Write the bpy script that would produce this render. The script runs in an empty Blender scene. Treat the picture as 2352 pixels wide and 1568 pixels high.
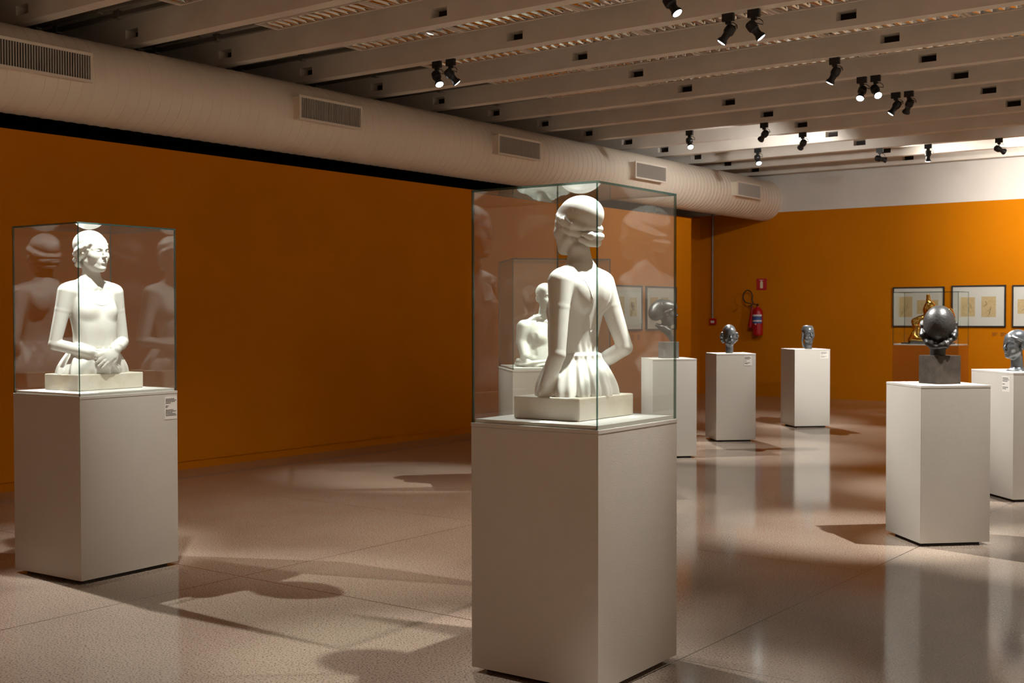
import bpy, bmesh, math, random
import numpy as np
from mathutils import Vector, Matrix, Euler
R_ = math.radians
SC = bpy.context.scene
COL = SC.collection
random.seed(7)

# ------------------------------------------------------------------ camera
cam_d = bpy.data.cameras.new('camera'); cam = bpy.data.objects.new('camera', cam_d); COL.objects.link(cam)
cam_d.sensor_width = 36.0; cam_d.lens = 2786.9 / 2352 * 36.0
cam_d.clip_start = 0.05; cam_d.clip_end = 100
YAW, PIT, ROL = -0.6382, 0.02173, 0.00152
_f = Vector((math.sin(YAW) * math.cos(PIT), math.cos(YAW) * math.cos(PIT), -math.sin(PIT)))
_r = Vector((math.cos(YAW), -math.sin(YAW), 0)); _d = _f.cross(_r)
_r2 = _r * math.cos(ROL) + _d * math.sin(ROL); _d2 = -_r * math.sin(ROL) + _d * math.cos(ROL)
cam.matrix_world = Matrix(((_r2.x, -_d2.x, -_f.x, 0), (_r2.y, -_d2.y, -_f.y, 0), (_r2.z, -_d2.z, -_f.z, 1.6), (0, 0, 0, 1)))
cam_d.dof.use_dof = True; cam_d.dof.focus_distance = 5.9; cam_d.dof.aperture_fstop = 8.0
SC.camera = cam

# ------------------------------------------------------------------ world: the dim warm light of the rest of the hall
w = bpy.data.worlds.new('world'); SC.world = w; w.use_nodes = True
w.node_tree.nodes['Background'].inputs[0].default_value = (1.0, 0.77, 0.58, 1)
w.node_tree.nodes['Background'].inputs[1].default_value = 0.38

# ------------------------------------------------------------------ view
SC.view_settings.view_transform = 'Standard'; SC.view_settings.look = 'None'
SC.view_settings.exposure = 0.50; SC.view_settings.gamma = 1.0
SC.cycles.use_denoising = True
SC.cycles.max_bounces = 8; SC.cycles.diffuse_bounces = 4; SC.cycles.glossy_bounces = 4
SC.cycles.transparent_max_bounces = 24
SC.cycles.sample_clamp_indirect = 4.0
SC.cycles.caustics_reflective = False; SC.cycles.caustics_refractive = False

# ------------------------------------------------------------------ materials
def mat(name, col, rough=0.6, metal=0.0, spec=0.5, emit=None, es=0.0):
    m = bpy.data.materials.new(name); m.use_nodes = True
    b = m.node_tree.nodes['Principled BSDF']
    b.inputs['Base Color'].default_value = (*col, 1)
    b.inputs['Roughness'].default_value = rough
    b.inputs['Metallic'].default_value = metal
    b.inputs['Specular IOR Level'].default_value = spec
    if emit:
        b.inputs['Emission Color'].default_value = (*emit, 1); b.inputs['Emission Strength'].default_value = es
    return m
def N(m, t, **kw):
    n = m.node_tree.nodes.new(t)
    for k, v in kw.items(): setattr(n, k, v)
    return n
def L(m, a, b): m.node_tree.links.new(a, b)
def bsdf(m): return m.node_tree.nodes['Principled BSDF']
def noisy(name, c1, c2, scale=3.0, rough=0.6, metal=0.0, bump=0.0, bscale=60, detail=4, spec=0.5, lo=0.35, hi=0.65, stretch=None):
    m = mat(name, c1, rough, metal, spec)
    tc = N(m, 'ShaderNodeTexCoord'); src = tc.outputs['Object']
    if stretch:
        mp = N(m, 'ShaderNodeMapping'); mp.inputs['Scale'].default_value = stretch
        L(m, src, mp.inputs[0]); src = mp.outputs[0]
    n = N(m, 'ShaderNodeTexNoise'); n.inputs['Scale'].default_value = scale; n.inputs['Detail'].default_value = detail
    L(m, src, n.inputs['Vector'])
    r = N(m, 'ShaderNodeValToRGB'); r.color_ramp.elements[0].color = (*c1, 1); r.color_ramp.elements[1].color = (*c2, 1)
    r.color_ramp.elements[0].position = lo; r.color_ramp.elements[1].position = hi
    L(m, n.outputs['Fac'], r.inputs[0]); L(m, r.outputs[0], bsdf(m).inputs['Base Color'])
    if bump:
        n2 = N(m, 'ShaderNodeTexNoise'); n2.inputs['Scale'].default_value = bscale; n2.inputs['Detail'].default_value = 3
        L(m, src, n2.inputs['Vector'])
        bp = N(m, 'ShaderNodeBump'); bp.inputs['Strength'].default_value = bump; bp.inputs['Distance'].default_value = 0.01
        L(m, n2.outputs['Fac'], bp.inputs['Height']); L(m, bp.outputs[0], bsdf(m).inputs['Normal'])
    return m
M = {}
M['orange'] = noisy('orange_paint', (0.52, 0.165, 0.002), (0.56, 0.178, 0.003), 0.8, 0.9, bump=0.05, bscale=90, spec=0.04)
M['white_wall'] = noisy('white_paint', (0.66, 0.62, 0.57), (0.70, 0.66, 0.61), 1.5, 0.7, bump=0.03)
M['black_wall'] = mat('black_void_paint', (0.004, 0.004, 0.005), 0.9, spec=0.1)
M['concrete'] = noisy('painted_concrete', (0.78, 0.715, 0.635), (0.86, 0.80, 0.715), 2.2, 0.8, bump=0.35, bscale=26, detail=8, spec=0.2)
M['pocket_shade'] = mat('beam_pocket_shade', (0.035, 0.028, 0.024), 0.9, spec=.1)  # near-black plate colour stands in for the shade deep in the beam holes
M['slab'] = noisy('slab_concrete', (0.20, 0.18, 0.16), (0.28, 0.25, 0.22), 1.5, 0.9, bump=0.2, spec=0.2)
M['pedestal'] = noisy('pedestal_paint', (0.46, 0.43, 0.385), (0.48, 0.45, 0.405), 2.0, 0.5, bump=0.05, bscale=140, spec=0.35)
M['orange_ped'] = mat('orange_pedestal_paint', (0.46, 0.13, 0.004), 0.5, spec=0.3)
M['board'] = mat('white_board', (0.82, 0.81, 0.78), 0.45)
M['dark'] = mat('black_base', (0.006, 0.006, 0.006), 0.5)
M['duct'] = noisy('duct_enamel', (0.80, 0.71, 0.60), (0.83, 0.74, 0.62), 1.5, 0.45, spec=0.45)
M['duct_frame'] = mat('vent_frame_enamel', (0.76, 0.68, 0.58), 0.45)
M['slat'] = mat('vent_slat', (0.46, 0.42, 0.37), 0.5)
M['vent_dark'] = mat('vent_inside', (0.02, 0.017, 0.015), 0.9)
M['marble'] = noisy('white_marble', (0.70, 0.69, 0.65), (0.60, 0.56, 0.48), 5.0, 0.34, bump=0.03, bscale=200, spec=0.4, lo=0.55, hi=0.78, stretch=(1, 1, 0.35))
M['marble_block'] = noisy('marble_block', (0.68, 0.64, 0.55), (0.52, 0.44, 0.31), 7.0, 0.4, bump=0.08, bscale=90, spec=0.35, lo=0.5, hi=0.85)
M['bronze'] = noisy('dark_bronze', (0.075, 0.082, 0.088), (0.14, 0.15, 0.158), 12.0, 0.28, metal=0.55, bump=0.10, bscale=70)
M['bronze_brown'] = noisy('brown_bronze', (0.018, 0.017, 0.016), (0.045, 0.041, 0.038), 9.0, 0.40, metal=0.3, bump=0.18, bscale=60)
M['stone_dark'] = noisy('dark_stone', (0.030, 0.023, 0.017), (0.055, 0.042, 0.032), 14.0, 0.65, bump=0.10, spec=0.25)
M['stone_grey'] = noisy('grey_stone', (0.045, 0.043, 0.039), (0.085, 0.08, 0.072), 14.0, 0.4, bump=0.05, stretch=(1, 1, .2))
M['gold'] = mat('polished_gold', (0.80, 0.50, 0.12), 0.14, 1.0)
M['black_metal'] = mat('black_metal', (0.008, 0.008, 0.009), 0.45)
M['conduit'] = mat('grey_conduit', (0.16, 0.15, 0.13), 0.5, 0.3)
M['pipe'] = mat('galvanised_pipe', (0.26, 0.22, 0.19), 0.45, 0.3)
M['lens'] = mat('lit_lens', (1, 1, 1), 0.3, emit=(0.93, 1.0, 0.97), es=12.0)
M['lens_dim'] = mat('lit_lens_narrow', (1, 1, 1), 0.3, emit=(0.93, 1.0, 0.97), es=3.0)
M['red'] = mat('red_enamel', (0.42, 0.006, 0.012), 0.3)
M['red_sign'] = mat('red_sign', (0.50, 0.02, 0.02), 0.5)
M['cream'] = mat('cream_print', (0.75, 0.68, 0.50), 0.6)
M['blue'] = mat('blue_print', (0.05, 0.09, 0.30), 0.5)
M['label_white'] = mat('white_print', (0.70, 0.68, 0.66), 0.6)
M['rubber'] = mat('black_rubber', (0.012, 0.012, 0.012), 0.5)
M['chrome'] = mat('chrome', (0.6, 0.58, 0.55), 0.25, 1.0)
M['frame_black'] = mat('black_frame', (0.012, 0.013, 0.013), 0.4)
M['mat_white'] = mat('white_mat_board', (0.74, 0.70, 0.67), 0.8)
M['paper'] = noisy('aged_paper', (0.60, 0.43, 0.22), (0.68, 0.50, 0.28), 30.0, 0.8)
M['ink'] = mat('dark_ink', (0.10, 0.07, 0.045), 0.8)
M['card'] = mat('grey_card', (0.60, 0.565, 0.52), 0.6)
M['print'] = mat('black_print', (0.03, 0.028, 0.026), 0.7)
M['wall_print'] = mat('wall_caption_print', (0.16, 0.045, 0.004), 0.7)
M['fixture'] = mat('fixture_enamel', (0.78, 0.70, 0.60), 0.5)
M['reflector'] = mat('bright_aluminium', (0.88, 0.85, 0.80), 0.14, 1.0)
M['edge'] = mat('green_glass_edge', (0.006, 0.03, 0.03), 0.15, spec=0.6)
M['edge_light'] = mat('pale_glass_edge', (0.10, 0.17, 0.145), 0.15, spec=0.8)

def glass_mat(name, tint):
    m = bpy.data.materials.new(name); m.use_nodes = True
    nt = m.node_tree; nt.nodes.remove(nt.nodes['Principled BSDF'])
    out = nt.nodes['Material Output']
    t = N(m, 'ShaderNodeBsdfTransparent'); t.inputs[0].default_value = (*tint, 1)
    g = N(m, 'ShaderNodeBsdfGlossy'); g.inputs['Roughness'].default_value = 0.0
    fr = N(m, 'ShaderNodeFresnel'); fr.inputs['IOR'].default_value = 1.5
    # the back side of a pane must not see the critical angle: use the facing geometry's absolute incidence
    geo = N(m, 'ShaderNodeNewGeometry')
    mx = N(m, 'ShaderNodeMix', data_type='FLOAT')
    L(m, geo.outputs['Backfacing'], mx.inputs[0]); mx.inputs[2].default_value = 1.5; mx.inputs[3].default_value = 1 / 1.5
    L(m, mx.outputs[0], fr.inputs['IOR'])
    ms = N(m, 'ShaderNodeMixShader'); L(m, fr.outputs[0], ms.inputs[0]); L(m, t.outputs[0], ms.inputs[1]); L(m, g.outputs[0], ms.inputs[2])
    L(m, ms.outputs[0], out.inputs[0])
    return m
M['glass'] = glass_mat('clear_glass', (0.975, 0.99, 0.98))
def edge_mat(name, col, tint, fac):
    m = mat(name, col, 0.15, spec=0.7); t = N(m, 'ShaderNodeBsdfTransparent'); t.inputs[0].default_value = (*tint, 1)
    ms = N(m, 'ShaderNodeMixShader'); ms.inputs[0].default_value = fac
    L(m, t.outputs[0], ms.inputs[1]); L(m, bsdf(m).outputs[0], ms.inputs[2]); L(m, ms.outputs[0], m.node_tree.nodes['Material Output'].inputs[0])
    return m
M['edge'] = edge_mat('green_glass_edge', (0.008, 0.04, 0.038), (0.45, 0.68, 0.62), 0.6)


def floor_mat():
    m = mat('polished_terrazzo', (0.4, 0.35, 0.3), 0.10, spec=0.55)
    tc = N(m, 'ShaderNodeTexCoord'); src = tc.outputs['Object']
    n1 = N(m, 'ShaderNodeTexNoise'); n1.inputs['Scale'].default_value = 105; n1.inputs['Detail'].default_value = 3
    L(m, src, n1.inputs['Vector'])
    r1 = N(m, 'ShaderNodeValToRGB'); e = r1.color_ramp.elements
    e[0].position = 0.33; e[0].color = (0.10, 0.078, 0.06, 1); e[1].position = 0.47; e[1].color = (0.315, 0.250, 0.200, 1)
    e2 = e.new(0.66); e2.color = (0.375, 0.302, 0.245, 1)
    L(m, n1.outputs['Fac'], r1.inputs[0])
    n2 = N(m, 'ShaderNodeTexNoise'); n2.inputs['Scale'].default_value = 0.9; n2.inputs['Detail'].default_value = 5
    L(m, src, n2.inputs['Vector'])
    r2 = N(m, 'ShaderNodeValToRGB'); r2.color_ramp.elements[0].color = (0.84, 0.83, 0.82, 1); r2.color_ramp.elements[1].color = (1.06, 1.05, 1.03, 1)
    r2.color_ramp.elements[0].position = 0.3; r2.color_ramp.elements[1].position = 0.7
    L(m, n2.outputs['Fac'], r2.inputs[0])
    mul = N(m, 'ShaderNodeMix', data_type='RGBA', blend_type='MULTIPLY'); mul.inputs[0].default_value = 1
    L(m, r1.outputs[0], mul.inputs[6]); L(m, r2.outputs[0], mul.inputs[7])
    # dark round flecks
    vo = N(m, 'ShaderNodeTexVoronoi'); vo.inputs['Scale'].default_value = 9.0
    L(m, src, vo.inputs['Vector'])
    lt = N(m, 'ShaderNodeMath', operation='LESS_THAN'); lt.inputs[1].default_value = 0.035
    L(m, vo.outputs['Distance'], lt.inputs[0])
    mf = N(m, 'ShaderNodeMix', data_type='RGBA'); mf.inputs[7].default_value = (0.07, 0.05, 0.04, 1)
    L(m, lt.outputs[0], mf.inputs[0]); L(m, mul.outputs[2], mf.inputs[6])
    # joints
    sp = N(m, 'ShaderNodeSeparateXYZ'); L(m, src, sp.inputs[0])
    def joint(sock, period, phase, half):
        a = N(m, 'ShaderNodeMath', operation='SUBTRACT'); L(m, sock, a.inputs[0]); a.inputs[1].default_value = phase
        b = N(m, 'ShaderNodeMath', operation='PINGPONG'); L(m, a.outputs[0], b.inputs[0]); b.inputs[1].default_value = period / 2
        c = N(m, 'ShaderNodeMath', operation='LESS_THAN'); L(m, b.outputs[0], c.inputs[0]); c.inputs[1].default_value = half
        return c.outputs[0]
    jx = joint(sp.outputs[0], 3.04, -2.715, 0.0036); jy = joint(sp.outputs[1], 2.41, 4.965, 0.0036)
    mxx = N(m, 'ShaderNodeMath', operation='MAXIMUM'); L(m, jx, mxx.inputs[0]); L(m, jy, mxx.inputs[1])
    mj = N(m, 'ShaderNodeMix', data_type='RGBA'); mj.inputs[7].default_value = (0.035, 0.025, 0.02, 1)
    L(m, mxx.outputs[0], mj.inputs[0]); L(m, mf.outputs[2], mj.inputs[6])
    L(m, mj.outputs[2], bsdf(m).inputs['Base Color'])
    rr = N(m, 'ShaderNodeMapRange'); rr.inputs[3].default_value = 0.07; rr.inputs[4].default_value = 0.15
    L(m, n2.outputs['Fac'], rr.inputs[0]); L(m, rr.outputs[0], bsdf(m).inputs['Roughness'])
    return m
M['floor'] = floor_mat()

# ------------------------------------------------------------------ mesh helpers
class MB:
    def __init__(s): s.v = []; s.f = []; s.mi = []
    def add(s, v, f, mi=0):
        o = len(s.v); s.v += [tuple(p) for p in v]; s.f += [tuple(i + o for i in q) for q in f]; s.mi += [mi] * len(f); return s
    def box(s, x0, x1, y0, y1, z0, z1, mi=0, T=None):
        v = [(x0, y0, z0), (x1, y0, z0), (x1, y1, z0), (x0, y1, z0), (x0, y0, z1), (x1, y0, z1), (x1, y1, z1), (x0, y1, z1)]
        if T is not None: v = [tuple(T @ Vector(p)) for p in v]
        return s.add(v, [(0, 3, 2, 1), (4, 5, 6, 7), (0, 1, 5, 4), (1, 2, 6, 5), (2, 3, 7, 6), (3, 0, 4, 7)], mi)
    def tube(s, pts, rad, n=12, cap=True, mi=0):
        pts = [Vector(p) for p in pts]; rad = rad if isinstance(rad, (list, tuple)) else [rad] * len(pts)
        V = []; up = None
        for i, p in enumerate(pts):
            t = (pts[min(i + 1, len(pts) - 1)] - pts[max(i - 1, 0)]).normalized()
            if up is None: up = Vector((0, 0, 1)) if abs(t.z) < 0.9 else Vector((1, 0, 0))
            a = t.cross(up).normalized(); b = a.cross(t).normalized(); up = b
            for k in range(n):
                q = 2 * math.pi * k / n; V.append(p + (a * math.cos(q) + b * math.sin(q)) * rad[i])
        F = [(i * n + k, i * n + (k + 1) % n, (i + 1) * n + (k + 1) % n, (i + 1) * n + k) for i in range(len(pts) - 1) for k in range(n)]
        if cap: F += [tuple(range(n - 1, -1, -1)), tuple((len(pts) - 1) * n + k for k in range(n))]
        return s.add(V, F, mi)
    def lathe(s, prof, n=24, T=None, mi=0):
        pts = []
        for r, z in prof:
            for k in range(n):
                q = 2 * math.pi * k / n; p = Vector((r * math.cos(q), r * math.sin(q), z)); pts.append(T @ p if T is not None else p)
        m = len(prof)
        F = [(i * n + k, i * n + (k + 1) % n, (i + 1) * n + (k + 1) % n, (i + 1) * n + k) for i in range(m - 1) for k in range(n)]
        F += [tuple(range(n - 1, -1, -1)), tuple((m - 1) * n + k for k in range(n))]
        return s.add(pts, F, mi)
    def build(s, name, ms, parent=None, smooth=False, bevel=0.0):
        me = bpy.data.meshes.new(name); me.from_pydata(s.v, [], s.f)
        for mm in (ms if isinstance(ms, list) else [ms]): me.materials.append(mm)
        me.polygons.foreach_set('material_index', s.mi)
        bm = bmesh.new(); bm.from_mesh(me); bmesh.ops.recalc_face_normals(bm, faces=bm.faces); bm.to_mesh(me); bm.free()
        if smooth:
            me.polygons.foreach_set('use_smooth', [True] * len(me.polygons)); me.set_sharp_from_angle(angle=R_(38))
        o = bpy.data.objects.new(name, me); COL.objects.link(o)
        if parent: o.parent = parent
        if bevel:
            b = o.modifiers.new('bevel', 'BEVEL'); b.width = bevel; b.segments = 2; b.limit_method = 'ANGLE'; b.angle_limit = R_(50)
        return o
def tag(o, label=None, cat=None, group=None, kind=None):
    if label: o['label'] = label
    if cat: o['category'] = cat
    if group: o['group'] = group
    if kind: o['kind'] = kind
    return o
def thing(name, loc, rz, label, cat, group=None):
    o = bpy.data.objects.new(name, None); COL.objects.link(o); o.empty_display_size = 0.1
    o.location = loc; o.rotation_euler = (0, 0, rz); return tag(o, label, cat, group)
def kids(o): return [c for c in bpy.data.objects if c.parent == o]
def copy_tree(o, parent=None):
    c = o.copy(); COL.objects.link(c); c.parent = parent
    for ch in kids(o): copy_tree(ch, c)
    return c
def struct(o): return tag(o, kind='structure')

# ------------------------------------------------------------------ the room
XW, YB, ZW = -10.23, 22.08, 3.295
struct(MB().box(-14, 6, -4, YB + .2, -0.2, 0).build('floor', M['floor']))
struct(MB().box(-14, 6, -4.2, -4.02, 0, 4.86).build('wall_rear', M['orange']))
# left partition with a kick board line at its foot
struct(MB().box(XW - .12, XW, -4, 19.1, 0.085, ZW).build('wall_left', M['orange']))
struct(MB().box(XW - .12, XW - .012, -4, 19.1, 0, 0.083).build('baseboard_left', M['orange']))
struct(MB().box(XW + .54, XW + .556, -4, 20.5, -.002, 0.0015).build('trim_1', mat('floor_border_strip', (0.16, 0.14, 0.12), 0.2)))
# outer wall behind the partition: orange low, black void above
mb = MB().box(-11.9, -11.62, 19.9, YB, 0, 3.55).box(-13.9, -11.9, 19.9, 20.1, 0, 3.55, 0)
struct(mb.build('wall_alcove', M['orange']))
struct(MB().box(-14, -13.9, -4, YB, 0, 4.9).box(-11.9, -11.7, -4, 20.4, 3.2, 4.2).build('wall_outer', M['black_wall']))
struct(MB().box(-13.9, 6, YB, YB + .15, 0, 3.592).build('wall_back', M['orange']))
struct(MB().box(-13.9, 6, YB - .004, YB + .15, 3.592, 4.9).build('wall_back_upper', M['white_wall']))
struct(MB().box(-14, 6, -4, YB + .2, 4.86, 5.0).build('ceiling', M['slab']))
BEAM_Y = [9.88 + 1.187 * k for k in range(-9, 11)]
HX = [-10.28 + 2.99 * i for i in range(6)]
for y in BEAM_Y:
    mb = MB(); x = -13.9
    for hx in HX:
        a, b = hx - .10, hx + .10
        mb.box(x, a, y, y + .14, 4.3, 4.86)
        mb.box(a, b, y, y + .14, 4.3, 4.365).box(a, b, y, y + .14, 4.455, 4.86)
        x = b
    mb.box(x, 6, y, y + .14, 4.3, 4.86)
    for hx in HX: mb.box(hx - .0995, hx + .0995, y + .125, y + .139, 4.3655, 4.4545, 1)
    o = struct(mb.build('ceiling_beam', [M['concrete'], M['pocket_shade']]))

# ------------------------------------------------------------------ air duct
DX, DZ, DR = -10.23, 3.832, 0.394
duct = thing('air_duct', (DX, 0, DZ), 0, 'long round cream spiral air duct running above the orange left wall', 'air duct')
prof = []; y = -3.9; mb = MB(); n = 56
rings = []
while y < YB - .01:
    rings += [(y, DR), (y + .052, DR), (y + .056, DR + .0035), (y + .062, DR + .0035), (y + .066, DR)]
    y += .125
rings.append((YB - .006, DR))
V = []
for (yy, rr) in rings:
    for k in range(n):
        q = 2 * math.pi * k / n; V.append((rr * math.cos(q), yy + 0.125 * (k / n if False else 0), rr * math.sin(q)))
F = [(i * n + k, i * n + (k + 1) % n, (i + 1) * n + (k + 1) % n, (i + 1) * n + k) for i in range(len(rings) - 1) for k in range(n)]
F += [tuple(range(n)), tuple((len(rings) - 1) * n + k for k in range(n))]
mb.add(V, F); o = mb.build('duct_tube', M['duct'], duct, smooth=True)
for yc in (6.165, 9.715, 13.285, 16.82, 20.375):
    yc += .03
    xo = DR + .10; hw, hh = .49, .135
    zc = .033
    b = MB().box(.25, xo - .012, yc - hw + .012, yc + hw - .012, zc - hh + .012, zc + hh - .012).build('vent_box', M['duct'], duct)
    fr = MB()
    for (a0, a1, c0, c1) in ((yc - hw, yc + hw, zc + hh - .026, zc + hh), (yc - hw, yc + hw, zc - hh, zc - hh + .026), (yc - hw, yc - hw + .026, zc - hh + .026, zc + hh - .026), (yc + hw - .026, yc + hw, zc - hh + .026, zc + hh - .026)):
        fr.box(xo - .012, xo + .004, a0, a1, c0, c1)
    fr.build('vent_frame', M['duct_frame'], b)
    MB().box(xo - .0115, xo - .010, yc - hw + .026, yc + hw - .026, zc - hh + .026, zc + hh - .026).build('vent_backing', M['vent_dark'], b)
    sl = MB(); m_ = 36
    for i in range(m_):
        ys = yc - hw + .03 + (2 * hw - .06) * (i + .5) / m_
        sl.box(xo - .0095, xo + .001, ys - .0062, ys + .0045, zc - hh + .026, zc + hh - .026)
    sl.build('vent_slats', M['slat'], b)

# ------------------------------------------------------------------ recessed louvre light fixtures between the beams
def make_fixture(Lx):
    t = thing('louvre_light_fixture', (0, 0, 0), 0, None, 'ceiling light')
    W, Hh = .15, .0
    fr = MB()
    fr.box(0, Lx, -W, -W + .022, 0, .09).box(0, Lx, W - .022, W, 0, .09).box(0, .03, -W + .022, W - .022, 0, .09).box(Lx - .03, Lx, -W + .022, W - .022, 0, .09)
    fr.build('frame', M['fixture'], t)
    rf = MB(); n = 8
    P = [(-W + .022, 0.01), (-.07, .055), (0, .085), (.07, .055), (W - .022, 0.01)]
    V = [(x, p[0], p[1]) for x in (.03, Lx - .03) for p in P]; V += [(x, p[0], p[1] + .004) for x in (.03, Lx - .03) for p in P]
    F = [(i, i + 1, i + 6, i + 5) for i in range(4)] + [(i + 10, i + 15, i + 16, i + 11) for i in range(4)] + [(0, 5, 15, 10), (4, 14, 19, 9)] + [(i, i + 10, i + 11, i + 1) for i in range(4)] + [(i + 5, i + 6, i + 16, i + 15) for i in range(4)]
    rf.add(V, F); rf.build('reflector', M['reflector'], t)
    lv = MB(); k = 12
    for i in range(k):
        x = .03 + (Lx - .06) * (i + .5) / k
        # V shaped cross blade
        V = [(x - .026, -W + .024, .004), (x + .026, -W + .024, .004), (x + .026, W - .024, .004), (x - .026, W - .024, .004), (x, -W + .024, .055), (x, W - .024, .055), (x, 0, -.002)]
        lv.add(V, [(0, 1, 6), (1, 2, 6), (2, 3, 6), (3, 0, 6), (0, 3, 5, 4), (1, 4, 5, 2), (0, 4, 1), (3, 2, 5)])
    lv.build('louvre_blades', M['reflector'], t)
    return t
FL = 1.39
proto = make_fixture(FL); first = True
ORD = ['nearest', 'second', 'third', 'fourth', 'fifth', 'sixth', 'seventh', 'eighth', 'ninth']
rowk = [-4, -3, -2, -1, 0, 1, 2, 3, 4]
for r, k in enumerate(rowk):
    yc = 9.88 + 1.187 * k + .14 + .52
    x0 = -9.05
    for i in range(6):
        o = proto if first else copy_tree(proto)
        first = False
        o.location = (x0 + i * (FL + .02), yc, 4.42)
        o['label'] = 'metal louvre light fixture, number %d from the duct end in the %s visible row of the ceiling' % (i + 1, ORD[r])
        o['label'] = '%s louvre light fixture from the duct, between ceiling beams in the %s row' % (ORD[i], ORD[r])
        o['group'] = 'louvre light fixtures between the ceiling beams'
    for j, dy in enumerate((-.12, .10)):
        c = MB().box(-13.8, x0 - .02, yc + dy - .022, yc + dy + .022, 4.43, 4.47)
        for cx in (-12.4, -10.9, -9.9): c.box(cx - .035, cx + .035, yc + dy - .03, yc + dy + .03, 4.415, 4.49).box(cx - .006, cx + .006, yc + dy - .006, yc + dy + .006, 4.49, 4.86)
        tag(c.build('cable_conduit', M['conduit']), '%s of two dark cable conduits above the duct in the %s ceiling row' % (('nearer', 'farther')[j], ORD[r]), 'conduit', 'cable conduits above the duct')

# ------------------------------------------------------------------ pedestals
def board_text(mb, x0, x1, z0, z1, y, lines):
    h = (z1 - z0) / len(lines)
    for i, w_ in enumerate(lines):
        if w_ <= 0: continue
        zz = z1 - (i + .5) * h; x = x0; rr = random.Random(i * 7 + int(w_ * 100))
        while x < x0 + (x1 - x0) * w_ - .002:
            l = min(rr.uniform(.006, .016), x0 + (x1 - x0) * w_ - x)
            mb.box(x, x + l, y - .0004, y, zz - h * .27, zz + h * .27); x += l + .0022
def pedestal(corner, rz, wa, wb, h, label, material=None, caption=None, group='pedestals'):
    """corner = the vertical edge nearest the camera; wa runs to local -x, wb runs to local +y"""
    t = thing('pedestal', (corner[0], corner[1], 0), rz, label, 'pedestal', group)
    MB().box(-wa, 0, 0, wb, .022, h - .018).build('plinth_body', material or M['pedestal'], t, bevel=.0015)
    MB().box(-wa - .001, .001, -.001, wb + .001, h - .0175, h).build('top_panel', material or M['pedestal'], t, bevel=.0015)
    MB().box(-wa + .05, -.05, .05, wb - .05, 0, .022).build('recessed_foot', M['dark'], t)
    if caption:
        face, u, w_, hc, top, lines = caption
        c = thing('caption_card', (0, 0, 0), 0, None, None); c.parent = t
        if face == 'x': c.location = (0.0006, u, 0); c.rotation_euler = (0, 0, R_(90))
        else: c.location = (u, -.0006, 0)
        MB().box(0, w_, -.0006, 0.0006, h - top - hc, h - top).build('card', M['card'], c)
        mb = MB(); board_text(mb, .008, w_ - .006, h - top - hc * .86, h - top - hc * .08, -.0006, lines); mb.build('card_text', M['print'], c)
    return t
def glass_case(corner, rz, wa, wb, z0, z1, label, bw=0.0, edge='edge'):
    t = thing('glass_display_case', (corner[0], corner[1], z0), rz, label, 'display case', 'glass display cases')
    H = z1 - z0; g = .009; ms = [M['glass'], M[edge], M['edge_light']]
    def pane(x0, x1, y0, y1, za, zb, axis, name):
        mb = MB().box(x0, x1, y0, y1, za, zb)
        # face order in box(): bottom, top, -y, +x, +y, -x
        big = {'x': (3, 5), 'y': (2, 4), 'z': (0, 1)}[axis]
        mb.mi = [0 if i in big else 1 for i in range(6)]
        return mb.build(name, ms, t)
    pane(-wa + g, -g, 0, g, 0, H - g, 'y', 'glass_pane'); pane(-wa + g, -g, wb - g, wb, 0, H - g, 'y', 'glass_pane')
    pane(-g, 0, 0, wb, 0, H - g, 'x', 'glass_pane'); pane(-wa, -wa + g, 0, wb, 0, H - g, 'x', 'glass_pane')
    pane(-wa, 0, 0, wb, H - g, H, 'z', 'glass_lid')
    MB().box(-wa + g + .003, -g - .003, g + .003, wb - g - .003, 0.0, .016 + bw).build('base_board', M['board'], t)
    return t
LONG = [.82, .98, .84, .45, .0, .27, .18, .0, .72, .96, .62, .9, 1.0]
SHORT = [.8, .95, .7, 0, .3, 0, .8, .5]
ped_L = pedestal((-6.330, 4.238), R_(2.4), .66, .73, 1.12, 'tall cream pedestal with a printed card, under the glass case farthest left', caption=('x', .628, .10, .145, .035, LONG))
ped_C = pedestal((-2.713, 4.258), R_(1.0), .665, .695, 1.12, 'large cream pedestal in the centre foreground, under the nearest glass case')
ped_F = pedestal((-2.703, 8.36), R_(-45.6), .54, .51, 1.11, 'white pedestal carrying the square dark stone block and the head seen from behind')
ped_D = pedestal((-6.775, 11.76), R_(-45.3), .515, .505, 1.11, 'pale pedestal partly behind the central glass case, carrying the turbaned bronze head')
ped_3 = pedestal((-7.02, 13.777), R_(-47), .51, .51, 1.11, 'pale pedestal with a caption, left of the two slim ones before the fire extinguisher', caption=('x', .36, .10, .12, .03, SHORT))
ped_4 = pedestal((-7.0, 16.144), R_(-44.6), .526, .526, 1.11, 'pale pedestal farthest back, standing alone to the right of the fire extinguisher', caption=('x', .38, .12, .10, .03, SHORT))
ped_B = pedestal((-2.713, 10.811), R_(-45.5), .70, .53, 1.105, 'white pedestal cut by the right picture edge, with a small caption card', caption=('y', -.18, .125, .135, .035, SHORT))
ped_R = pedestal((-6.55, 8.84), R_(-44), .84, .915, 1.10, 'pale pedestal behind the central one, under the small glass case with a marble bust')
ped_G = pedestal((-5.68, 19.35), 0, 1.04, .55, 1.11, 'orange painted pedestal under the glass case with the golden sculpture', material=M['orange_ped'])
case_L = glass_case((-6.332, 4.240), R_(2.4), .656, .726, 1.12, 2.155, 'tall glass case farthest left, around the marble woman facing the room')
case_C = glass_case((-2.716, 4.262), R_(1.0), .661, .69, 1.12, 2.157, 'tall glass case in the centre foreground, around the marble woman seen from behind')
case_R = glass_case((-6.55, 8.843), R_(-44), .836, .911, 1.10, 2.115, 'glass case seen through the central one, around a small marble bust')
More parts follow.
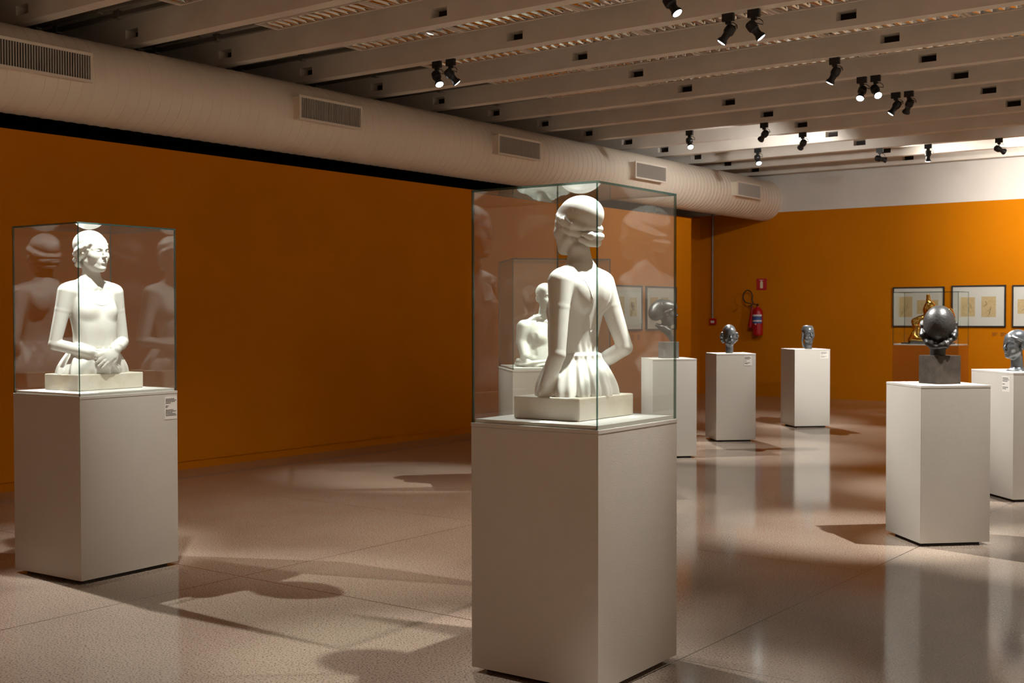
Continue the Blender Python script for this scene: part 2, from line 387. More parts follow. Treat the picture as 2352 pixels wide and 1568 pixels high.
case_G = glass_case((-5.683, 19.352), 0, 1.034, .544, 1.11, 1.96, 'glass case on the orange pedestal, around the golden sculpture', edge='edge')

# ------------------------------------------------------------------ back wall fittings
def framed(loc, rz, w_, h_, sheets, label, name='framed_drawing'):
    """loc = bottom-left of the frame on the wall, local x along the wall, local -y into the room"""
    t = thing(name, loc, rz, label, 'framed drawing', 'framed drawings on the orange walls')
    f = .022; fr = MB()
    for a in ((0, w_, 0, f), (0, w_, h_ - f, h_), (0, f, f, h_ - f), (w_ - f, w_, f, h_ - f)): fr.box(a[0], a[1], -.035, 0, a[2], a[3])
    fr.build('frame', M['frame_black'], t)
    MB().box(f, w_ - f, -.018, -.004, f, h_ - f).build('mat_board', M['mat_white'], t)
    for i, (x, z, a, b, ink) in enumerate(sheets):
        s = MB().box(x, x + a, -.0195, -.018, z, z + b).build('drawing_sheet', M['paper'], t)
        mb = MB(); rr = random.Random(i + int(loc[0] * 50))
        for q in range(ink):
            px = x + a * rr.uniform(.2, .75); pz = z + b * rr.uniform(.25, .85)
            pts = [(px + rr.uniform(-.12, .12) * a * j, -.0197, pz - b * .13 * j) for j in range(3)]
            mb.tube(pts, .0022 if ink < 8 else .0045, 5)
        mb.build('ink_marks', M['ink'], s)
    gp = MB().box(f, w_ - f, -.026, -.023, f, h_ - f); gp.build('glazing', M['glass'], t)
    return t
yb = YB - .001
framed((-7.657, yb, 1.375), 0, .93, .725, [(.12, .18, .235, .37, 5), (.44, .235, .38, .25, 5)], 'framed pair of drawings on the back wall behind the golden sculpture')
framed((-6.60, yb, 1.378), 0, .925, .735, [(.165, .185, .24, .34, 6), (.515, .175, .245, .36, 6)], 'framed pair of drawings on the back wall just right of the golden sculpture')
framed((-5.57, yb, 1.376), 0, .92, .73, [(.09, .235, .30, .25, 6), (.52, .18, .24, .35, 5)], 'framed drawing on the back wall cut by the right picture edge')
XL = XW + .001
framed((XL, 16.35, 1.345), R_(90), 1.02, .735, [(.26, .22, .2, .33, 5), (.63, .23, .22, .31, 14)], 'framed drawings on the left wall seen through the central case beside the marble back')
framed((XL, 17.50, 1.345), R_(90), 1.02, .735, [(.14, .24, .25, .31, 6), (.50, .24, .25, .31, 6)], 'framed drawings on the left wall behind the turbaned bronze head')
for (x, z, k, lab) in ((-5.905, 1.215, 0, 'left of two small wall captions under the framed drawings, back wall'), (-5.765, 1.215, 1, 'right of two small wall captions under the framed drawings, back wall')):
    mb = MB(); board_text(mb, 0, .10, 0, .068, -.0005, [.9, .95, .6, .85, .4]); o = mb.build('wall_caption', M['wall_print']); o.location = (x, yb, z); tag(o, lab, 'caption', 'wall captions')
for (y_, lab) in ((17.06, 'left of two small wall captions seen through the central glass case'), (17.25, 'right of two small wall captions seen through the central glass case')):
    mb = MB(); board_text(mb, 0, .10, 0, .085, -.0005, [.9, .95, .6, .85, .7]); o = mb.build('wall_caption', M['wall_print']); o.location = (XL, y_, 1.185); o.rotation_euler = (0, 0, R_(90)); tag(o, lab, 'caption', 'wall captions')

# fire extinguisher
fe = thing('fire_extinguisher', (-10.30, YB - .11, 1.195), 0, 'red fire extinguisher with a blue and white label hung on the back wall', 'fire extinguisher')
MB().lathe([(.0, 0), (.085, 0), (.098, .02), (.10, .04), (.10, .44), (.092, .49), (.062, .53), (.03, .55), (.028, .575), (0, .575)], 28).build('cylinder', M['red'], fe, smooth=True)
lb = MB(); n = 16
for za, zb, mi in ((.27, .30, 0), (.30, .375, 1), (.375, .41, 0), (.235, .27, 1)):
    V = [(.1012 * math.cos(R_(-165 + 150 * i / n)), .1012 * math.sin(R_(-165 + 150 * i / n)), z) for z in (za, zb) for i in range(n + 1)]
    lb.add(V, [(i, i + 1, i + n + 2, i + n + 1) for i in range(n)], mi)
lb.build('paper_label', [M['label_white'], M['blue']], fe)
MB().box(-.012, .012, -.101 - .002, -.098, .21, .235).build('inspection_sticker', M['label_white'], fe)
MB().box(-.02, .02, -.02, .02, .57, .62).box(-.012, .11, -.012, .012, .60, .615, T=Matrix.Rotation(R_(-18), 4, 'Y')).box(-.012, .11, -.012, .012, .62, .632, T=Matrix.Rotation(R_(-38), 4, 'Y') @ Matrix.Translation((-.12, 0, .06))).build('valve_handle', M['chrome'], fe)
pts = []
for i in range(26):
    a = R_(-40 + 330 * i / 25); pts.append((-.205 + .10 * math.cos(a) * (1.0), -.02, .76 + .125 * math.sin(a)))
pts = [(-.03, -.02, .6), (-.07, -.02, .615), (-.10, -.02, .66)] + pts[1:-3] + [(-.115, -.03, .62), (-.12, -.03, .50)]
MB().tube(pts, .011, 10).build('discharge_hose', M['rubber'], fe, smooth=True)
MB().lathe([(0.0, .0), (.048, .0), (.05, .01), (.022, .34), (.014, .40), (0, .40)], 16, T=Matrix.Translation((-.145, -.02, .16)) @ Matrix.Rotation(R_(6), 4, 'Y')).build('discharge_horn', M['red'], fe, smooth=True)
MB().box(-.03, .03, .07, .109, .35, .50).build('wall_bracket', M['black_metal'], fe)
sg = thing('fire_extinguisher_sign', (-10.375, yb, 2.085), 0, 'small square red sign with a white extinguisher symbol on the back wall', 'sign')
MB().box(0, .215, -.006, 0, 0, .225).build('sign_plate', M['red_sign'], sg, bevel=.002)
MB().box(.075, .135, -.0072, -.006, .035, .16).box(.088, .122, -.0072, -.006, .16, .175).box(.095, .115, -.0072, -.006, .175, .19).box(.06, .15, -.0072, -.006, .19, .198).build('extinguisher_symbol', M['cream'], sg)
pp = thing('fire_alarm_call_point', (-11.315, yb, 1.405), 0, 'red fire alarm box at the foot of the thin wall pipe', 'alarm box')
MB().box(-.068, .068, -.05, 0, 0, .125).build('alarm_housing', M['red'], pp, bevel=.004)
MB().box(-.04, .04, -.053, -.05, .03, .075).build('alarm_window', M['label_white'], pp)
cd = MB().tube([(-11.325, YB - .03, 1.53), (-11.325, YB - .03, 4.3)], .020, 12)
for z in (2.05, 2.75, 3.35): cd.tube([(-11.325, YB - .03, z), (-11.325, YB - .03, z + .03)], .026, 12)
tag(cd.build('wall_conduit', M['pipe'], smooth=True), 'thin grey metal pipe running down the dark end of the back wall', 'pipe')

# ------------------------------------------------------------------ track spotlights
def aim(d): return Vector(d).normalized().to_track_quat('Z', 'Y').to_matrix().to_4x4()
def spot(base, target, label, watt=160, cone=34, blend=.8, vis=True, dim=False, colr=(1.0, .98, .93), size=.02, tw=0):
    bx_, by_, bz_ = base
    t = thing('track_spotlight', base, 0, label, 'spotlight', 'black ceiling spotlights')
    d = (Vector(target) - Vector((bx_, by_, bz_ - .13))).normalized()
    piv = Vector((0, 0, -.13)); T = Matrix.Translation(piv) @ aim(d)
    MB().box(-.055, .055, -.018, .018, -.03, .04).box(-.022, .022, -.016, .016, -.055, -.03).build('track_adapter', M['black_metal'], t)
    MB().tube([(0, 0, -.05), (0, 0, -.12)], .009, 10).tube([(-.045, 0, -.13), (.045, 0, -.13)], .008, 10).build('swivel_arm', M['black_metal'], t)
    MB().lathe([(0, -.075), (.03, -.075), (.046, -.06), (.050, -.02), (.048, .005), (.038, .015), (.034, .03), (.034, .065), (.046, .082), (.048, .105), (.042, .105), (.036, .09), (0, .09)], 24, T=T).build('lamp_head', M['black_metal'], t, smooth=True)
    MB().lathe([(0, .0905), (.0355, .0905), (.040, .102), (.036, .107), (.02, .111), (0, .112)], 20, T=T).build('lens', M['lens_dim' if dim else 'lens'], t, smooth=True)
    back = T @ Vector((0, 0, -.065))
    pts = [Vector((.018, 0, -.045)), Vector((.055, .0, -.05)), Vector((.085, .0, -.075)), Vector((.088, 0, -.105)), (back + Vector((.04, 0, .0))), back]
    MB().tube(pts, .004, 8).build('power_cable', M['rubber'], t, smooth=True)
    ld = bpy.data.lights.new('spot_lamp', 'SPOT'); ld.energy = watt; ld.color = colr; ld.spot_size = R_(cone); ld.spot_blend = blend; ld.shadow_soft_size = size
    lo = bpy.data.objects.new('spot_lamp', ld); COL.objects.link(lo); lo.parent = t
    p = T @ Vector((0, 0, .12)); lo.matrix_local = Matrix.Translation(p) @ (-d).to_track_quat('Z', 'Y').to_matrix().to_4x4()
    return t
ZT = 4.26
spot((-4.96, 9.95, ZT), (-6.8, 9.4, 1.5), 'left spotlight of the upper pair near the top, tilted down to the left', 1100, 28)
spot((-4.71, 9.95, ZT), (-2.75, 11.1, 1.3), 'right spotlight of the upper pair near the top, tilted down to the right', 900, 30)
spot((-4.88, 8.76, ZT), (-2.75, 8.7, 1.2), 'spotlight at the top picture edge, cut by it and pointing down right', 1150, 30)
spot((-8.37, 9.95, ZT), (-6.7, 9.3, 1.5), 'left spotlight of the pair hanging near the duct, lens facing the viewer', 800, 28)
spot((-8.18, 9.95, ZT), (-6.6, 12.1, 1.2), 'right spotlight of the pair hanging near the duct, tilted right', 950, 30)
spot((-4.91, 12.325, ZT), (-6.6, 12.2, 1.2), 'single spotlight with a cable loop hanging alone right of the upper pair', 700, 28)
spot((-5.06, 13.51, ZT), (-4.9, 10.6, 0.3), 'left lamp of the crossed pair left of the lowest dark pair', 330, 44)
spot((-4.90, 13.51, ZT), (-2.8, 11.2, 1.2), 'right lamp of the crossed pair left of the lowest dark pair', 800, 30)
spot((-5.08, 14.70, ZT), (-7.1, 14.1, 1.2), 'left lamp of the crowded pair farthest right in the middle ceiling', 1100, 30, dim=True)
spot((-4.92, 14.70, ZT), (-6.9, 16.5, 1.1), 'right lamp of the crowded pair farthest right in the middle ceiling', 1000, 30, dim=True)
spot((-8.54, 15.89, ZT), (-7.0, 14.2, 1.2), 'small bright spotlight hanging just above the end of the duct', 1000, 32)
spot((-7.36, 15.89, ZT), (-8.2, 16.4, 3.5), 'bright spotlight under the small white vent hole, glowing lens to the left', 45, 160, 0.6, size=.035)
spot((-7.29, 17.07, ZT), (-7.9, 17.7, 3.7), 'bright spotlight hanging in front of the brightly lit beam in the middle', 90, 165, 0.6, size=.035)
spot((-8.57, 18.26, ZT), (-7.0, 16.6, 1.2), 'lowest small spotlight, between the duct end and the brightly lit beams', 1000, 32)
spot((-6.98, 19.45, ZT), (-5.0, YB - 1.2, 3.6), 'left spotlight of the three in the farthest row by the back wall', 110, 140, 0.9, colr=(1.0, .93, .84))
spot((-6.20, 19.45, ZT), (-6.3, 19.65, 1.5), 'middle spotlight of the three in the farthest row, lens turned away', 150, 34, dim=True)
spot((-5.12, 19.45, ZT), (-3.9, YB - 1, 3.4), 'right spotlight of the three in the farthest row by the back wall', 250, 150, 0.9, colr=(1.0, .93, .84))
# unseen spotlights above and beside the picture; the wide ones are added fill
spot((-2.25, 5.20, ZT), (-3.03, 4.66, 1.7), 'spotlight above the picture, lighting the back of the central marble woman', 900, 30, size=.035)
spot((-4.30, 5.20, ZT), (-3.1, 4.6, 1.6), 'spotlight above the picture, lighting the front of the central marble woman', 260, 34, size=.035)
spot((-5.70, 4.36, ZT), (-6.68, 4.6, 1.7), 'spotlight above the picture, lighting the face of the left marble woman', 640, 32, size=.035)
spot((-8.36, 4.32, ZT), (-5.6, 4.3, .6), 'spotlight above the picture, behind the left marble woman', 950, 46)
tag(MB().box(-8.385, -8.335, 3.96, 5.26, 4.285, 4.30).build('ceiling_track', M['black_metal']), 'short black lighting rail between two beams above the left glass case', 'lighting rail', 'lighting rails above the left glass case')
tag(MB().box(-5.725, -5.675, 3.96, 5.26, 4.285, 4.30).build('ceiling_track', M['black_metal']), 'short black lighting rail above the picture, in front of the left marble woman', 'lighting rail', 'lighting rails above the left glass case')
spot((-1.62, 8.76, ZT), (-2.75, 8.65, 1.2), 'spotlight beside the picture, above the head on the dark block', 1000, 32)
spot((-1.62, 11.14, ZT), (-2.75, 11.2, 1.2), 'spotlight beside the picture, above the rightmost bronze head', 900, 30)
spot((-1.62, 2.83, ZT), (-1.9, 3.4, 0), 'spotlight above the picture, lighting the floor beside the central pedestal', 520, 38)
for (x_, y_, lab) in ((1.7, -.73, 'nearest'), (1.7, 2.83, 'second'), (1.7, 6.39, 'third'), (1.7, 9.95, 'fourth'), (1.7, 13.51, 'fifth'), (1.7, 17.07, 'last')):
    spot((x_, y_, ZT), (x_, y_ + .1, 0), '%s added wide fill light to the right of the picture' % lab, 1150, 74, .8, size=.05, colr=(1, .88, .72))  # added fill lamps: their floor bounce brightens the ceiling
spot((-4.97, 6.39, ZT), (-6.2, 7.2, 0), 'added wide fill light above the picture, over the floor between the glass cases', 520, 95, 1.0, size=.04, colr=(1, .9, .78))  # unseen lamp added to lift the dark floor between the cases
spot((-1.62, 17.07, ZT), (-4.9, YB, 1.7), 'added fill light beside the picture, brightening the framed drawings on the back wall', 620, 78, 1.0, size=.03)  # unseen lamp added to brighten the right part of the back wall
for (x_, y_, lab) in ((-8.36, .45, 'left'), (-4.97, -.73, 'middle'), (-1.62, .45, 'right')):
    spot((x_, y_, ZT), (x_, y_ - .2, 0), '%s added wide fill light above and behind the viewer' % lab, 1350, 76, .8, size=.05, colr=(1, .88, .72))  # added fill: lights the floor behind the camera so it bounces upward

# ------------------------------------------------------------------ sculpting with distance fields, meshed by surface nets
A_ = lambda *a: np.array(a, dtype=np.float32)
def s_ell(P, c, r):
    q = P - A_(*c); r = A_(*r)
    k0 = np.sqrt(((q / r) ** 2).sum(1)) + 1e-6; k1 = np.sqrt(((q / (r * r)) ** 2).sum(1)) + 1e-6
    return k0 * (k0 - 1) / k1
def s_ellr(P, c, r, rot):
    """ellipsoid turned by euler degrees"""
    m = np.array(Euler([R_(a) for a in rot]).to_matrix(), dtype=np.float32)
    return s_ell((P - A_(*c)) @ m, (0, 0, 0), r)
def s_cone(P, a, b, ra, rb, fl=None):
    a = A_(*a); b = A_(*b); ab = b - a; q = P - a
    if fl is not None:                        # flattened section: squash along fl
        n_ = A_(*fl[0]); n_ = n_ / np.linalg.norm(n_); s = fl[1]
        q = q + (q @ n_)[:, None] * n_ * (1 / s - 1); ab = ab + (ab @ n_) * n_ * (1 / s - 1)
    t = np.clip((q @ ab) / (ab @ ab), 0, 1)
    d = np.sqrt(((q - t[:, None] * ab) ** 2).sum(1)) - (ra + t * (rb - ra))
    return d * (fl[1] if fl is not None else 1.0) if fl is not None and fl[1] < 1 else d
def s_chain(P, pts, rad, k=0.004, fl=None):
    d = None
    for i in range(len(pts) - 1):
        c = s_cone(P, pts[i], pts[i + 1], rad[i], rad[i + 1], fl)
        d = c if d is None else U(d, c, k)
    return d
def U(a, b, k):
    if k <= 0: return np.minimum(a, b)
    h = np.clip(.5 + .5 * (b - a) / k, 0, 1); return b + (a - b) * h - k * h * (1 - h)
def SUB(a, b, k):
    h = np.clip(.5 - .5 * (a + b) / k, 0, 1); return a + (-b - a) * h + k * h * (1 - h)
def INT(a, b, k): return -U(-a, -b, k)
def s_sec(P, zs, a, b, cy, cx=None, p=2.0, pad=0.0):
    """stack of elliptical sections along z"""
    z = P[:, 2]
    A = np.interp(z, zs, a); B = np.interp(z, zs, b); C = np.interp(z, zs, cy)
    X = P[:, 0] - (np.interp(z, zs, cx) if cx is not None else 0); Y = P[:, 1] - C
    q = (np.abs(X / A) ** p + np.abs(Y / B) ** p) ** (1 / p)
    d = (q - 1) * np.minimum(A, B) * .92
    return INT(d, np.maximum(zs[0] - z, z - zs[-1]), .012)
def smooth_tab(zs, vs, n=40):
    """finer table by Catmull-Rom so that the sections flow"""
    zs = np.array(zs, float); vs = np.array(vs, float); m = np.gradient(vs, zs)
    Z = np.linspace(zs[0], zs[-1], n); i = np.clip(np.searchsorted(zs, Z) - 1, 0, len(zs) - 2)
    h = zs[i + 1] - zs[i]; t = (Z - zs[i]) / h
    return Z, (2*t**3-3*t**2+1)*vs[i] + (t**3-2*t**2+t)*h*m[i] + (-2*t**3+3*t**2)*vs[i+1] + (t**3-t**2)*h*m[i+1]
QF = 1.0
def mesh_sdf(f, lo, hi, h, name, material, parent=None, smooth_iter=1):
    h = h * QF; lo = np.array(lo, float); n = np.ceil((np.array(hi, float) - lo) / h).astype(int) + 1
    B = 10; nb = np.ceil(n / B).astype(int); n = nb * B
    g = [lo[i] + (np.arange(nb[i]) * B + (B - 1) / 2) * h for i in range(3)]
    C = np.stack(np.meshgrid(*g, indexing='ij'), -1).reshape(-1, 3).astype(np.float32)
    dc = f(C); keep = np.abs(dc) < B * h * 1.25 + .006
    V = np.empty(n, np.float32)
    VB = V.reshape(nb[0], B, nb[1], B, nb[2], B).transpose(0, 2, 4, 1, 3, 5)
    full = np.where(dc.reshape(nb) < 0, -1., 1.).astype(np.float32)
    V[:] = np.repeat(np.repeat(np.repeat(full, B, 0), B, 1), B, 2)
    off = np.stack(np.meshgrid(*[np.arange(B)] * 3, indexing='ij'), -1).reshape(-1, 3)
    idx = np.argwhere(keep.reshape(nb))
    for s in range(0, len(idx), 200):
        ii = idx[s:s + 200]; G = (ii[:, None, :] * B + off[None]).reshape(-1, 3)
        P = (lo + G * h).astype(np.float32); V[G[:, 0], G[:, 1], G[:, 2]] = f(P)
    V[0] = V[-1] = 1; V[:, 0] = V[:, -1] = 1; V[:, :, 0] = V[:, :, -1] = 1
    I = V < 0
    s_ = [slice(0, -1), slice(1, None)]
    cnt = np.zeros(tuple(np.array(n) - 1), np.int8)
    for a in (0, 1):
        for b in (0, 1):
            for c in (0, 1): cnt += I[s_[a], s_[b], s_[c]]
    act = np.argwhere((cnt > 0) & (cnt < 8)); na = len(act)
    ID = np.full(cnt.shape, -1, np.int32); ID[act[:, 0], act[:, 1], act[:, 2]] = np.arange(na)
    cor = np.array([(a, b, c) for a in (0, 1) for b in (0, 1) for c in (0, 1)])
    val = np.stack([V[act[:, 0] + c[0], act[:, 1] + c[1], act[:, 2] + c[2]] for c in cor], 1)
    acc = np.zeros((na, 3)); w = np.zeros(na)
    for i in range(8):
        for j in range(i + 1, 8):
            if np.abs(cor[i] - cor[j]).sum() != 1: continue
            m = (val[:, i] < 0) != (val[:, j] < 0)
            t = np.where(m, val[:, i] / np.where(m, val[:, i] - val[:, j], 1), 0)
            acc += np.where(m[:, None], cor[i] + t[:, None] * (cor[j] - cor[i]), 0); w += m
    vert = lo + (act + acc / w[:, None]) * h
    quads = []
    for ax in range(3):
        b, c = [(1, 2), (2, 0), (0, 1)][ax]
        sl0 = [slice(None)] * 3; sl1 = [slice(None)] * 3; sl0[ax] = slice(0, -1); sl1[ax] = slice(1, None)
        ch = np.argwhere(I[tuple(sl0)] != I[tuple(sl1)])
        ch = ch[(ch[:, b] > 0) & (ch[:, c] > 0)]
        ins = I[ch[:, 0], ch[:, 1], ch[:, 2]]
        eb = np.zeros(3, int); eb[b] = 1; ec = np.zeros(3, int); ec[c] = 1
        q = [ch - eb - ec, ch - ec, ch, ch - eb]
        q = np.stack([ID[k[:, 0], k[:, 1], k[:, 2]] for k in q], 1)
        q[~ins] = q[~ins][:, ::-1]; quads.append(q)
    Q = np.concatenate(quads)
    for _ in range(smooth_iter):
        s = np.zeros_like(vert); c = np.zeros(na)
        for a in range(4):
            u, v = Q[:, a], Q[:, (a + 1) % 4]
            for k in range(3): s[:, k] += np.bincount(u, vert[v, k], na) + np.bincount(v, vert[u, k], na)
            c += np.bincount(u, minlength=na) + np.bincount(v, minlength=na)
        vert = vert * .5 + .5 * s / c[:, None]
    me = bpy.data.meshes.new(name)
    me.vertices.add(na); me.vertices.foreach_set('co', vert.astype(np.float32).ravel())
    me.loops.add(len(Q) * 4); me.loops.foreach_set('vertex_index', Q.astype(np.int32).ravel())
    me.polygons.add(len(Q)); me.polygons.foreach_set('loop_start', np.arange(0, len(Q) * 4, 4, dtype=np.int32))
    me.update(calc_edges=True); me.validate()
    me.polygons.foreach_set('use_smooth', np.ones(len(me.polygons), bool))
    me.materials.append(material)
    o = bpy.data.objects.new(name, me); COL.objects.link(o)
    if parent: o.parent = parent
    return o

def near(P, c, r, fn):
    q = P - A_(*c); m = (q * q).sum(1) < r * r; out = np.full(len(P), .5, np.float32)
    if m.any(): out[m] = fn(P[m])
    return out
# a head about life size: origin between the ears, face towards +y, chin at z = -0.115
def head_sdf(P, ears=True, jaw=1.0, eyes=True):
    X = np.abs(P[:, 0]); S = np.stack([X, P[:, 1], P[:, 2]], 1)        # mirrored
    d = s_ell(P, (0, -.018, .034), (.073, .096, .082))
    d = U(d, s_ell(P, (0, .030, -.020), (.061, .056, .088)), .03)
    d = U(d, s_ell(P, (0, .050, .040), (.054, .040, .055)), .02)
    d = U(d, s_cone(S, (.048, .0, -.056), (.012, .064, -.097), .018, .018), .028)
    d = U(d, s_ell(P, (0, .042, -.076), (.042 * jaw, .042, .034)), .022)
    d = U(d, s_ell(S, (.036, .058, -.026), (.026, .026, .028)), .026)
    d = U(d, s_chain(S, [(.010, .0835, .016), (.030, .0800, .0215), (.050, .062, .014)], [.0075, .0075, .006], .003), .014)
    if eyes:
        d = SUB(d, s_ell(S, (.030, .099, .0005), (.019, .0165, .0095)), .009)
        e = s_ell(S, (.031, .0685, -.0005), (.0165, .0175, .0145))
        lid = np.maximum(s_ell(S, (.031, .0690, .0005), (.0185, .0198, .0160)), -(P[:, 2] - .0030 + (X - .031) ** 2 * 14))
        lid2 = np.maximum(s_ell(S, (.031, .0685, -.001), (.0178, .0185, .0155)), (P[:, 2] + .0062 - (X - .031) ** 2 * 10))
        d = U(d, e, .0015); d = U(d, lid, .0018); d = U(d, lid2, .0035)
    d = U(d, s_cone(P, (0, .082, .018), (0, .1055, -.026), .0060, .0085), .009)
    d = U(d, s_ell(S, (.0088, .0965, -.030), (.0078, .0105, .0068)), .005)
    d = SUB(d, s_ell(S, (.0055, .101, -.0370), (.0032, .005, .0028)), .003)
    d = U(d, s_ell(P, (0, .076, -.060), (.030, .018, .021)), .016)
    d = SUB(d, s_cone(P, (0, .1005, -.042), (0, .1005, -.050), .0022, .0028), .005)
    d = U(d, s_chain(S, [(0, .0925, -.0545), (.007, .0925, -.0530), (.0255, .0805, -.0585)], [.0042, .0044, .0020], .003), .005)
    d = U(d, s_chain(S, [(0, .0915, -.0662), (.010, .0900, -.0652), (.0235, .0810, -.0605)], [.0058, .0050, .0020], .003), .005)
    d = SUB(d, s_chain(S, [(0, .0975, -.0598), (.026, .0835, -.0602)], [.0015, .0012]), .0025)
    d = SUB(d, s_ell(P, (0, .099, -.0800), (.018, .008, .0045)), .010)
    d = U(d, s_ell(P, (0, .072, -.098), (.018, .018, .014)), .014)
    if ears:
        e = s_ellr(S, (.0765, -.012, -.008), (.009, .019, .032), (12, 0, 14))
        e = SUB(e, s_ellr(S, (.085, -.010, -.003), (.006, .011, .020), (12, 0, 14)), .004)
        d = U(d, e, .006)
    return d

def hand_sdf(P, wrist, dirv, nrm, side, curl=.5, s=1.0, spread=.5, thumb_in=.4):
    """a palm with four fingers and a thumb; dirv = wrist to fingers, nrm = back of the hand, side = +1 when the thumb lies towards dirv x nrm"""
    w_ = Vector(wrist); d0 = Vector(dirv).normalized(); n0 = Vector(nrm); n0 = (n0 - d0 * n0.dot(d0)).normalized(); t0 = d0.cross(n0) * side
    def pt(a, b, c): return tuple(w_ + (d0 * a + t0 * b + n0 * c) * s)
    d = s_cone(P, pt(.0, 0, 0), pt(.070, .002, .002), .026 * s, .037 * s, (tuple(n0), .40))
    d = U(d, s_cone(P, pt(.012, .014, -.004), pt(.045, .030, -.006), .013 * s, .013 * s), .012)
    Ls = [(.026, .073, .040, .024, .0078), (.009, .078, .045, .026, .0080), (-.009, .075, .042, .025, .0078), (-.026, .068, .033, .020, .0068)]
    for i, (b, a, l1, l2, r) in enumerate(Ls):
        c1 = curl * (.55 + .05 * i); c2 = curl * (1.15 + .08 * i); c3 = curl * (1.6 + .1 * i)
        sp = b * spread * 4
        p0 = (a - .012, b * .92, .003); p1 = (a + l1 * .25, b, .001)
        p2 = (p1[0] + l1 * .8 * math.cos(c1), b + sp * .10, p1[2] - l1 * .8 * math.sin(c1))
        p3 = (p2[0] + l2 * math.cos(c2), p2[1] + sp * .06, p2[2] - l2 * math.sin(c2))
        p4 = (p3[0] + .019 * math.cos(c3), p3[1] + sp * .03, p3[2] - .019 * math.sin(c3))
        f = s_chain(P, [pt(*q) for q in (p0, p1, p2, p3, p4)], [x * s for x in (r * 1.1, r * 1.05, r, r * .92, r * .78)], .003)
        d = U(d, f, .0045 * s)
    th = [(.014, .024, -.004), (.040, .044, -.008), (.063, .054 - .016 * thumb_in, -.014), (.084, .056 - .030 * thumb_in, -.018)]
    d = U(d, s_chain(P, [pt(*q) for q in th], [.012 * s, .0105 * s, .0088 * s, .0068 * s], .004), .006)
    return d

def dancer_sdf(P, pose):
    """half figure of a woman, figure's right = +x, front = +y, z = 0 on top of the block"""
    x, y, z = P[:, 0], P[:, 1], P[:, 2]; S = np.stack([np.abs(x), y, z], 1)
    zs, a = smooth_tab([.13, .17, .22, .29, .36, .42, .47, .515, .555, .585], [.142, .139, .141, .147, .155, .160, .162, .156, .118, .06])
    _, b = smooth_tab([.13, .17, .22, .29, .36, .42, .47, .515, .555, .585], [.102, .090, .088, .093, .098, .098, .093, .080, .056, .045])
    _, c = smooth_tab([.13, .17, .22, .29, .36, .42, .47, .515, .555, .585], [.020, .030, .032, .028, .016, .002, -.008, -.014, -.016, -.014])
    d = s_sec(P, zs, a, b, c, p=2.25)
    d = U(d, s_ell(S, (.070, .064, .392), (.056, .048, .055)), .035)
    d = U(d, s_cone(S, (.055, -.015, .562), (.150, -.012, .535), .040, .043), .035)           # trapezius
    d = U(d, s_ell(S, (.082, -.082, .458), (.058, .034, .070)), .035)                          # shoulder blades
    d = SUB(d, s_cone(P, (0, -.128, .51), (0, -.080, .22), .014, .012), .034)                   # spine furrow
    d = SUB(d, s_ell(S, (.045, .092, .545), (.028, .012, .010)), .016)
    d = U(d, s_cone(S, (.018, .052, .532), (.13, .020, .553), .009, .009), .016)               # collar bones
    # neck
    tw = pose.get('turn', 0.0)
    nk = s_cone(P, (0, -.014, .55), (0, .006, .690), .060, .050)
    d = U(d, nk, .040)
    d = U(d, s_cone(S, (.012, .048, .548), (.045, -.010, .67), .012, .014), .022)
    # garment edges: a thin step that follows the neckline
    u = np.clip(np.abs(x) / .118, 0, 1.4)
    zf = .432 + .062 * u ** 2 + .07 * u ** 6
    front = (y > -.01)
    zb_ = .285 + .25 * u ** 1.15
    zn = np.where(front, zf, zb_)
    cloth = 1 / (1 + np.exp(-(zn - z) / .0016)) * (z > .16)
    arm_mask = 1 / (1 + np.exp((np.abs(x) - .150) / .003))
    ridge = np.exp(-((z - zn) / .0040) ** 2) * arm_mask * (z > .18) * (z < .575)
    d = d - cloth * arm_mask * .0018 - ridge * .0040
    bk = (y < 0)
    fold = np.exp(-((np.abs(x) - .055 - .10 * np.clip(z - .22, 0, 1)) / .007) ** 2) * np.exp(-((z - .40) / .085) ** 2) * bk
    d = d - .0045 * fold
    d = d - .0022 * np.cos(x * 150 + z * 22) * np.exp(-((z - .20) / .035) ** 2) * np.where(bk, 1, .25)
    # skirt
    th = np.arctan2(y - .01, x)
    zs2, a2 = smooth_tab([-.01, .03, .08, .13, .165, .19], [.236, .226, .200, .165, .139, .136])
    _, b2 = smooth_tab([-.01, .03, .08, .13, .165, .19], [.160, .158, .148, .128, .106, .102])
    _, c2 = smooth_tab([-.01, .03, .08, .13, .165, .19], [.004, .006, .010, .012, .012, .012])
    amp = np.interp(z, [0, .05, .12, .165, .185], [.0105, .0105, .0075, .0045, .001])
    ph = th * 13 + 1.5 * np.sin(th * 3 + .6) + z * 5
    pl = np.cos(ph) * .6 + np.cos(ph * 1.93 + 1.1) * .4
    sk = s_sec(P, zs2, a2, b2, c2, p=2.15) - amp * pl
    d = U(d, sk, .006)
    d = U(d, s_ell(P, (0, .085, .03), (.15, .09, .085)), .03)      # lap
    # arms
    for k in ('R', 'L'):
        sh, el, wr, hd, nr, sd, cu, th_, fl = pose[k]
        sh, el, wr = Vector(sh), Vector(el), Vector(wr)
        m = sh.lerp(el, .35)
        ar = s_chain(P, [tuple(sh), tuple(m), tuple(el)], [.056, .047, .037], .003)
        fm = el.lerp(wr, .30)
        ar = U(ar, s_chain(P, [tuple(el), tuple(fm), tuple(wr)], [.037, .037, .025], .003), .006)
        ar = U(ar, near(P, tuple(wr), .24, lambda q: hand_sdf(q, tuple(wr), hd, nr, sd, cu, 1.0, .5, th_)), .012)
        d = U(d, ar, .016 if fl else .022)
    d = U(d, near(P, (0, 0, .77), .21, lambda q: dancer_head(q, pose)), .012)
    return d

